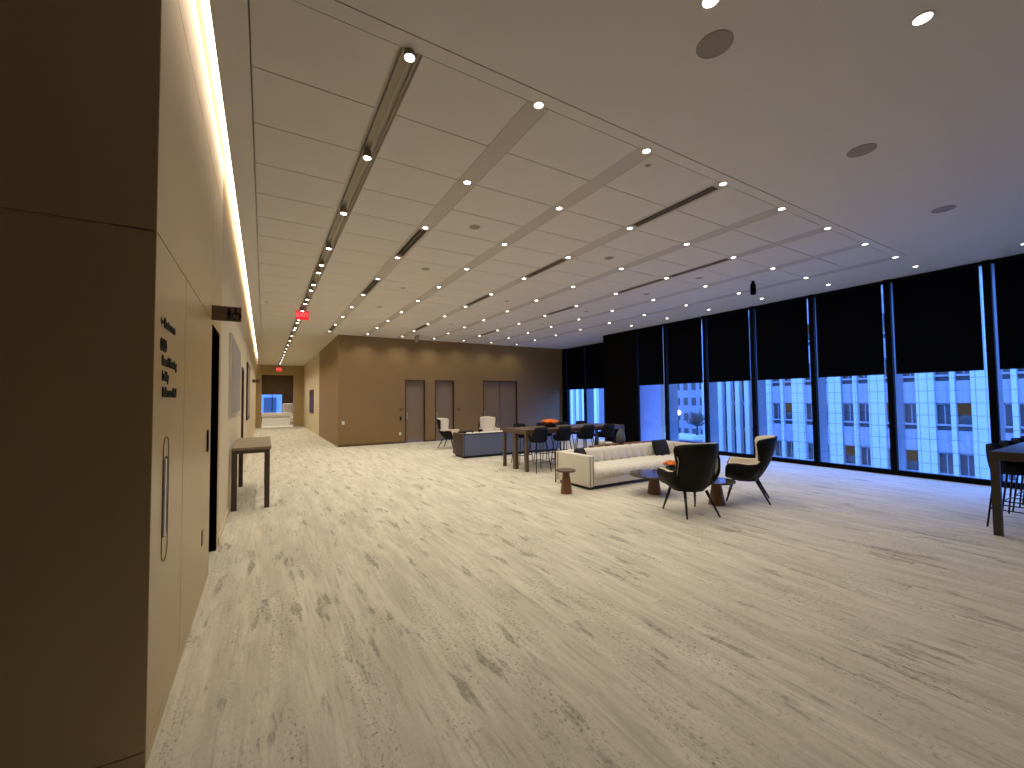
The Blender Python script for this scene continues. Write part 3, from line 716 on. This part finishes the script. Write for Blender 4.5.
# ------------------------------------------------------------------ small tables
def cone_table(name, x, y, r, h, rb, rt, lb, m):
    t = empty(name, (x, y, 0))
    MB().lathe([(rb, 0), (rb*.97, .02), (rt, h-.03)], n=28).obj('pedestal', M_walnut, t, smooth=False)
    MB().lathe([(r-.006, h-.03), (r, h-.022), (r, h-.006), (r-.006, h)], n=48).obj('tabletop', m, t)
    tag(t, lb, 'side table' if r < .2 else 'coffee table'); return t
cone_table('side_table', 4.44, 5.68, .165, .40, .10, .055, 'tiny round side table with walnut cone base at the cream sofa left arm', M_oak)
cone_table('coffee_table', 5.64, 4.84, .40, .34, .115, .07, 'round dark-topped coffee table on a walnut cone before the cream sofa', M_tabletop)
cone_table('coffee_table', 5.86, 3.86, .26, .36, .12, .06, 'round dark-topped low table between the two near wing chairs', M_tabletop)

def flowers(name, loc, r, lb, bowl=True, hb=.07):
    t = empty(name, loc)
    MB().lathe([(r*.35, 0), (r*.62, .01), (r*.8, hb*.6), (r*.72, hb), (r*.62, hb), (r*.6, hb*.6)], n=24, cap1=True).obj('bowl', M_vase, t, smooth=True)
    lv = MB()
    for k in range(26):
        a = random.uniform(0, 2*PI); q = r*random.uniform(.5, 1.15); c = Vector((q*math.cos(a)*.7, q*math.sin(a)*.7, hb)); d = Vector((math.cos(a)*r*.45, math.sin(a)*r*.45, random.uniform(.01, .05)))
        s = Vector((-math.sin(a), math.cos(a), 0))*r*.12
        lv.bm.faces.new([lv.bm.verts.new(p) for p in (c, c+d*.5+s, c+d, c+d*.5-s)])
    lf = lv.obj('leaves', M_leaf, t); lf['kind'] = 'stuff'
    for k in range(17):                                 # each bloom a ruffled dome
        a = k*2.4; q = r*.9*math.sqrt(k/17.0); x, y = q*math.cos(a), q*math.sin(a); z = hb + .05*(1-(q/r)**2) + .02; br = r*.30
        m = MB(); n = 14
        m.ring_loft([[(x+br*R_*math.cos(2*PI*i/n)*(1+.12*(i % 2)), y+br*R_*math.sin(2*PI*i/n)*(1+.12*(i % 2)), z+br*zz) for i in range(n)] for R_, zz in ((.3, -.5), (.9, -.2), (1, .15), (.8, .5), (.45, .55), (.5, .75), (.15, .8))])
        m.obj('bloom', M_orange, t, smooth=True)
    tag(t, lb, 'flower arrangement'); return t
flowers('flower_bowl', (5.86, 4.66, .34), .12, 'orange flowers in a small dark bowl on the coffee table before the sofa', hb=.12)

# ------------------------------------------------------------------ bar tables and stools
def bar_table(loc, rz, L, W, lb, h=.92, m=None):
    M_oak = m or MATS['dark_taupe_wood']
    """local: x from 0 to L, y from 0 to W"""
    t = empty('bar_table', loc, rz); lg = .07
    MB().box(0, L, 0, W, h-.055, h).obj('tabletop', M_oak, t, bevel=.004)
    MB().box(.01, L-.01, .01, .05, h-.10, h-.055).box(.01, L-.01, W-.05, W-.01, h-.10, h-.055).box(.01, .05, .05, W-.05, h-.10, h-.055).box(L-.05, L-.01, .05, W-.05, h-.10, h-.055).obj('apron', M_oak, t)
    for x in (.0, L-lg):
        for y in (0.0, W-lg): MB().box(x, x+lg, y, y+lg, 0, h-.055).obj('leg', M_oak, t, bevel=.003)
    MB().box(.0, .09, W/2-.06, W/2+.06, 0, h-.10).obj('pedestal_panel', M_oak, t, bevel=.003)
    tag(t, lb, 'bar table'); return t
bar_table((4.99, 7.79, 0), 0, 3.02, 1.05, 'long taupe bar table with an orange flower bowl, left of the cream sofa')
bar_table((7.15, .28, 0), 0, 2.9, 1.05, 'dark bar table cut off by the right edge of the photo', h=.95, m=mat('near_black_wood', (52, 42, 34), 0.4, noise=0.15, nscale=8, stretch=(6, 0.6, 6)))

def make_stool():
    t = empty('bar_stool', (0, 0, 0))                    # faces +Y
    n = 28; sh = MB(); O = []; I = []
    for j, (z, k) in enumerate(((.655, .84), (.70, .96), (.80, 1.02), (.90, 1.05), (.985, 1.04))):
        ro, ri = [], []
        for i in range(n+1):
            a = -2.1 + 4.2*i/n; zz = .655 + (z-.655)*(1 - .60*min(1, max(0, (abs(a)-.85)/.55))**1.2)
            ro.append(Vector((.205*k*math.sin(a), -.205*k*math.cos(a)+.0, zz))); ri.append(Vector((.205*(k-.15)*math.sin(a), -.205*(k-.15)*math.cos(a), zz)))
        O.append(ro); I.append(ri)
    sheet(sh, O, I).obj('backrest', M_navy, t, smooth=True)
    MB().lathe([(.11, .645), (.18, .65), (.19, .68), (.175, .72), (.1, .73)], n=28).obj('seat', M_navy, t, smooth=True)
    tops, feet = [], []
    for sx in (-1, 1):
        for sy in (-1, 1):
            MB().tube((sx*.13, sy*.13, .655), (sx*.20, sy*.20, 0), .011, .009, n=8).obj('leg', M_stlleg, t)
    q = .177; MB().path([(-q, -q, .22), (q, -q, .22), (q, q, .22), (-q, q, .22)], .008, n=6, closed=True).obj('footrest', M_stlleg, t)
    return t
st0 = make_stool(); st_first = True
def stool(x, y, rz, lb, group):
    global st_first
    o = st0 if st_first else copy_tree(st0); st_first = False
    o.location = (x, y, 0); o.rotation_euler = (0, 0, rz); tag(o, lb, 'bar stool', group); return o
G1 = 'navy stools around the left bar table'; G2 = 'dark stools around the right bar table'
for k, x in enumerate((5.27, 5.93, 6.64, 7.3)):
    stool(x, 7.72, 0, 'navy bar stool with its back to the camera, %s from the left' % ORD[k+1] if k < 3 else 'navy bar stool with its back to the camera nearest the black column', G1)
for k, x in enumerate((5.60, 6.29, 6.98, 7.62)):
    stool(x, 8.93, PI, 'navy bar stool on the window side of the left bar table, %s from the left' % ORD[k+1], G1)
for k, x in enumerate((7.75, 8.40, 9.02, 9.6)):
    stool(x, 1.25, PI, 'dark stool on the far side of the right bar table, %s from its left end' % ORD[k+1], G2)
flowers('flower_bowl', (6.05, 8.33, .92), .21, 'orange flowers in a low dark bowl on the left bar table', hb=.08)

# low ledge table and ornaments behind the sofa
t = empty('low_console', (7.95, 8.35, 0)); 
MB().box(-.95, .95, -.20, .20, .40, .44).obj('tabletop', M_walnut, t, bevel=.004)
for sx in (-1, 1):
    for sy in (-1, 1): MB().box(sx*.88-.025, sx*.88+.025, sy*.17-.025, sy*.17+.025, -.13, .40).obj('leg', M_legblk, t)
t['label'] = 'low walnut console peeking over the cream sofa back'; t['category'] = 'console table'
t.location = (7.1, 6.86, 0.13)
def vase(x, y, z, s, m, lb):
    o = MB().lathe([(r*s, zz*s) for r, zz in ((.05, 0), (.09, .03), (.12, .12), (.115, .22), (.08, .31), (.045, .36), (.045, .385), (.035, .385), (.03, .34))], n=28).obj('vase', m, smooth=True)
    o.location = (x, y, z); tag(o, lb, 'vase')
vase(6.93, 6.86, .57, .88, M_greyvase, 'egg-shaped grey vase in front of the black column')
o = MB().lathe([(.02, 0), (.05, .004), (.075, .03), (.085, .07), (.08, .072), (.07, .035), (.045, .012), (.02, .01)], n=24).obj('bowl', M_boucle, smooth=True); o.location = (6.53, 6.83, .57); tag(o, 'small cream bowl on the low console left of the grey vase', 'bowl')
o = MB().lathe([(.03, 0), (.045, .02), (.05, .09), (.03, .12), (.028, .10)], n=20).obj('cup', M_white, smooth=True); o.location = (6.42, 6.92, .57); tag(o, 'small white cup on the low console, left of the cream bowl', 'cup')

# ------------------------------------------------------------------ reception desk at the end of the corridor
t = empty('reception_desk', (0.75, 33.4, 0))
MB().box(-.85, .85, -.3, .3, 0, .62).obj('front_panel', M_white, t, bevel=.01); MB().box(-.88, .88, -.34, .34, .62, .87).obj('counter', M_trim, t, bevel=.01)
tag(t, 'white reception desk seen through the opening at the end of the corridor', 'desk')
t = empty('grey_armchair', (1.55, 35.2, 0))
rbox('seat', M_boucle, t, -.35, .35, -.35, .35, .1, .48, .06); rbox('backrest', M_boucle, t, -.35, .35, .2, .38, .4, 1.5, .08)
for sx in (-1, 1):
    rbox('arm', M_boucle, t, sx*.36-.06, sx*.36+.06, -.33, .33, .1, .72, .05)
    for sy in (-1, 1): MB().tube((sx*.3, sy*.3, .1), (sx*.3, sy*.3, 0), .02).obj('leg', M_legblk, t)
tag(t, 'tall pale chair behind the reception desk at the corridor end', 'chair')
for k, (x, y) in enumerate([(0.1, 32.0), (1.4, 32.0), (0.6, 35.5)]):  # unseen lights added to brighten the desk and lobby
    o = copy_tree(dl0); o.location = (x, y, 3.9)
    for c_ in kids(o):
        if c_.type == 'LIGHT': c_.data = c_.data.copy(); c_.data.energy = SPOT_W*7
    tag(o, ['unseen fill light added over the left of the reception desk', 'unseen fill light added over the right of the reception desk', 'unseen fill light added behind the reception desk'][k], 'ceiling light', 'reception downlights')

# ------------------------------------------------------------------ outside
tag(struct(MB().box(14, 160, -80, 140, -16.2, -16), 'ground_street', M_ground))
# A: pale stone office block with paired windows
AX = 45.0; A0 = -28.0; A1 = 24.30; per = 3.05; y9 = 9.12; fh = 3.82
ks = range(-6, 5); t = empty('office_building', (AX, 0, -16))
def rel(mb, x0, x1, y0, y1, z0, z1): mb.box(x0-AX, x1-AX, y0, y1, z0+16, z1+16)
pier = MB(); span = MB()
rel(pier, AX+1.2, AX+14, A0, A1, -16, 13)
rel(pier, AX-.0, AX+1.2, A1-1.0, A1, -16, 13)
prev = A0
for k in ks:
    y = y9 + per*k
    rel(pier, AX, AX+1.2, prev, y, -16, 13); rel(pier, AX, AX+1.2, y+.83, y+1.10, -16, 13); prev = y+1.97
rel(pier, AX, AX+1.2, prev, A1-1.0, -16, 13)
for k in ks:
    for (a, b) in ((y9+per*k, y9+per*k+.83), (y9+per*k+1.10, y9+per*k+1.97)):
        for n in range(-4, 4):
            zt = .97 + fh*n; rel(span, AX+.25, AX+1.2, a, b, zt, zt+fh-2.11); rel(span, AX+.2, AX+1.2, a, b, zt-1.76, zt-1.62)
pier.obj('stone_piers', M_stonej, t); span.obj('spandrels', M_spandj, t)
cnt = 0
for k in range(-2, 5):
    for q, (a, b) in enumerate(((y9+per*k, y9+per*k+.83), (y9+per*k+1.10, y9+per*k+1.97))):
        for n in range(-1, 3):
            zt = .97 + fh*n; m = MB(); rel(m, AX+.55, AX+.6, a, b, zt-1.62, zt); rel(m, AX+.5, AX+.6, a, b, zt-2.11, zt-1.76)
            w_ = m.obj('window', M_extglass, t)
            if (k*3+q*5+n*7) % 4 == 0: fb = MB(); rel(fb, AX+.52, AX+.54, a, b, zt-.9, zt); fb.obj('blind', M_warmwin, w_)
            else: fb = MB(); rel(fb, AX+.50, AX+.55, a, b, zt-.12 , zt); rel(fb, AX+.50, AX+.55, (a+b)/2-.03, (a+b)/2+.03, zt-1.62, zt); fb.obj('sash', M_spandrel, w_)
tag(t, 'pale stone office building with paired windows across the street', 'building')
# B: tower with white vertical fins
BX = 60.0; t = empty('striped_tower', (BX, 30, -16))
MB().box(.6, 12, -3, 11.4, 0, 36).obj('glass_wall', M_extglass, t)
y = -2.8; fcount = 0
while y < 11.3: MB().box(-.25, .6, y, y+.62, 0, 36).obj('fin', M_whitefin, t); y += 1.36
fl = MB()
for n in range(0, 9): fl.box(.35, .6, -3, 11.4, n*3.8+1.2, n*3.8+1.75)
fl.obj('floor_bands', M_spandrel, t)
tag(t, 'tower with bright vertical white fins seen between two mullions', 'building')
# C: far pale block
t = empty('distant_building', (88, 66, -16)); MB().box(0, 12, -11, 10, 0, 36).obj('wall', M_spandj, t)
for i in range(9):
    for n in range(2, 9): MB().box(-.1, .02, -10+i*2.2, -8.9+i*2.2, n*3.7+1, n*3.7+2.8).obj('window', M_extglass, t)
tag(t, 'distant pale building behind the street lamp', 'building')
# D: smooth panel building
t = empty('smooth_building', (44, 42, -16)); MB().box(0, 1.2, -6.6, -.5, 0, 30).obj('wall', M_smooth, t); MB().box(-.3, .1, -6.8, -5.6, 0, 30).obj('corner_pier', M_brick, t)
j = MB()
for n in range(8): j.box(-.05, .0, -5.6, -.5, n*4.0, n*4.0+.12)
j.obj('joint_lines', M_spandrel, t)
tag(t, 'smooth lavender building with a brown corner, right of the black column', 'building')
# E: pale ribbed building seen left of the column
t = empty('ribbed_building', (42, 52, -16)); MB().box(0.3, 7, -6, 10, 0, 30).obj('wall', M_spandrel, t)
for i in range(11): MB().box(-.2, .3, -5.9+i*1.35, -5.4+i*1.35, 0, 30).obj('rib', M_whitefin, t)
tag(t, 'pale ribbed building seen left of the black column', 'building')
# podium, lamp, trees
t = empty('podium', (35.2, 28, -16)); MB().box(-1.2, 1.4, -3.3, 3.3, 0, 13.3).obj('wall', M_smooth, t); MB().box(-1.3, 1.5, -3.4, 3.4, 13.7, 14.0).obj('parapet', M_stone, t)
tag(t, 'low podium roof with a bright ledge below the street lamp', 'building')
t = empty('street_lamp', (35.6, 27.35, -2)); MB().tube((0, 0, 0), (0, 0, 1.9), .06, .04).obj('pole', M_mull, t)
MB().lathe([(.01, 1.85), (.2, 1.95), (.27, 2.12), (.2, 2.3), (.01, 2.38)], n=20).obj('lamp_globe', M_globe, t, smooth=True); tag(t, 'glowing street lamp with a round globe outside the window', 'street lamp')
def tree(x, y, z, h, lb):
    t = empty('tree', (x, y, z)); MB().tube((0, 0, 0), (0, 0, h*.5), .12, .07).obj('trunk', M_tree, t)
    m = MB(); rnd = random.Random(int(x*10+y))
    for k in range(90):
        a = rnd.uniform(0, 2*PI); b = rnd.uniform(.1, 1.3); L_ = h*rnd.uniform(.25, .55); s = Vector((0, 0, h*rnd.uniform(.3, .55)))
        e_ = s + Vector((math.cos(a)*math.cos(b), math.sin(a)*math.cos(b), math.sin(b)))*L_; m.tube(s, e_, .035, .008, n=5)
        for q in range(4):
            p = s.lerp(e_, rnd.uniform(.4, 1)); d = Vector((rnd.uniform(-1, 1), rnd.uniform(-1, 1), rnd.uniform(-.3, 1)))*.45; m.tube(p, p+d, .015, .005, n=4)
    m.obj('branches', M_tree, t); tag(t, lb, 'tree')
tree(36.0, 29.6, -2, 2.4, 'bare dark tree just left of the street lamp'); tree(35.8, 25.4, -2, 2.6, 'bare dark tree right of the street lamp')
# beyond the lobby window
t = empty('lobby_view_building', (0, 62, -16)); MB().box(-14, 14, 0, 8, 0, 40).obj('wall', M_spandj, t)
for i in range(10):
    for n in range(3, 6): MB().box(-13+i*2.6, -11.6+i*2.6, -.1, 0.02, n*3.8+1, n*3.8+3).obj('window', M_extglass, t)
tag(t, 'blue-lit building seen through the window at the corridor end', 'building')

# the part-less prototypes already carry labels; lights need nothing else
for o in list(COL.objects):
    if o.type == 'MESH' and o.parent is None and 'label' not in o and 'kind' not in o: o['kind'] = 'structure'
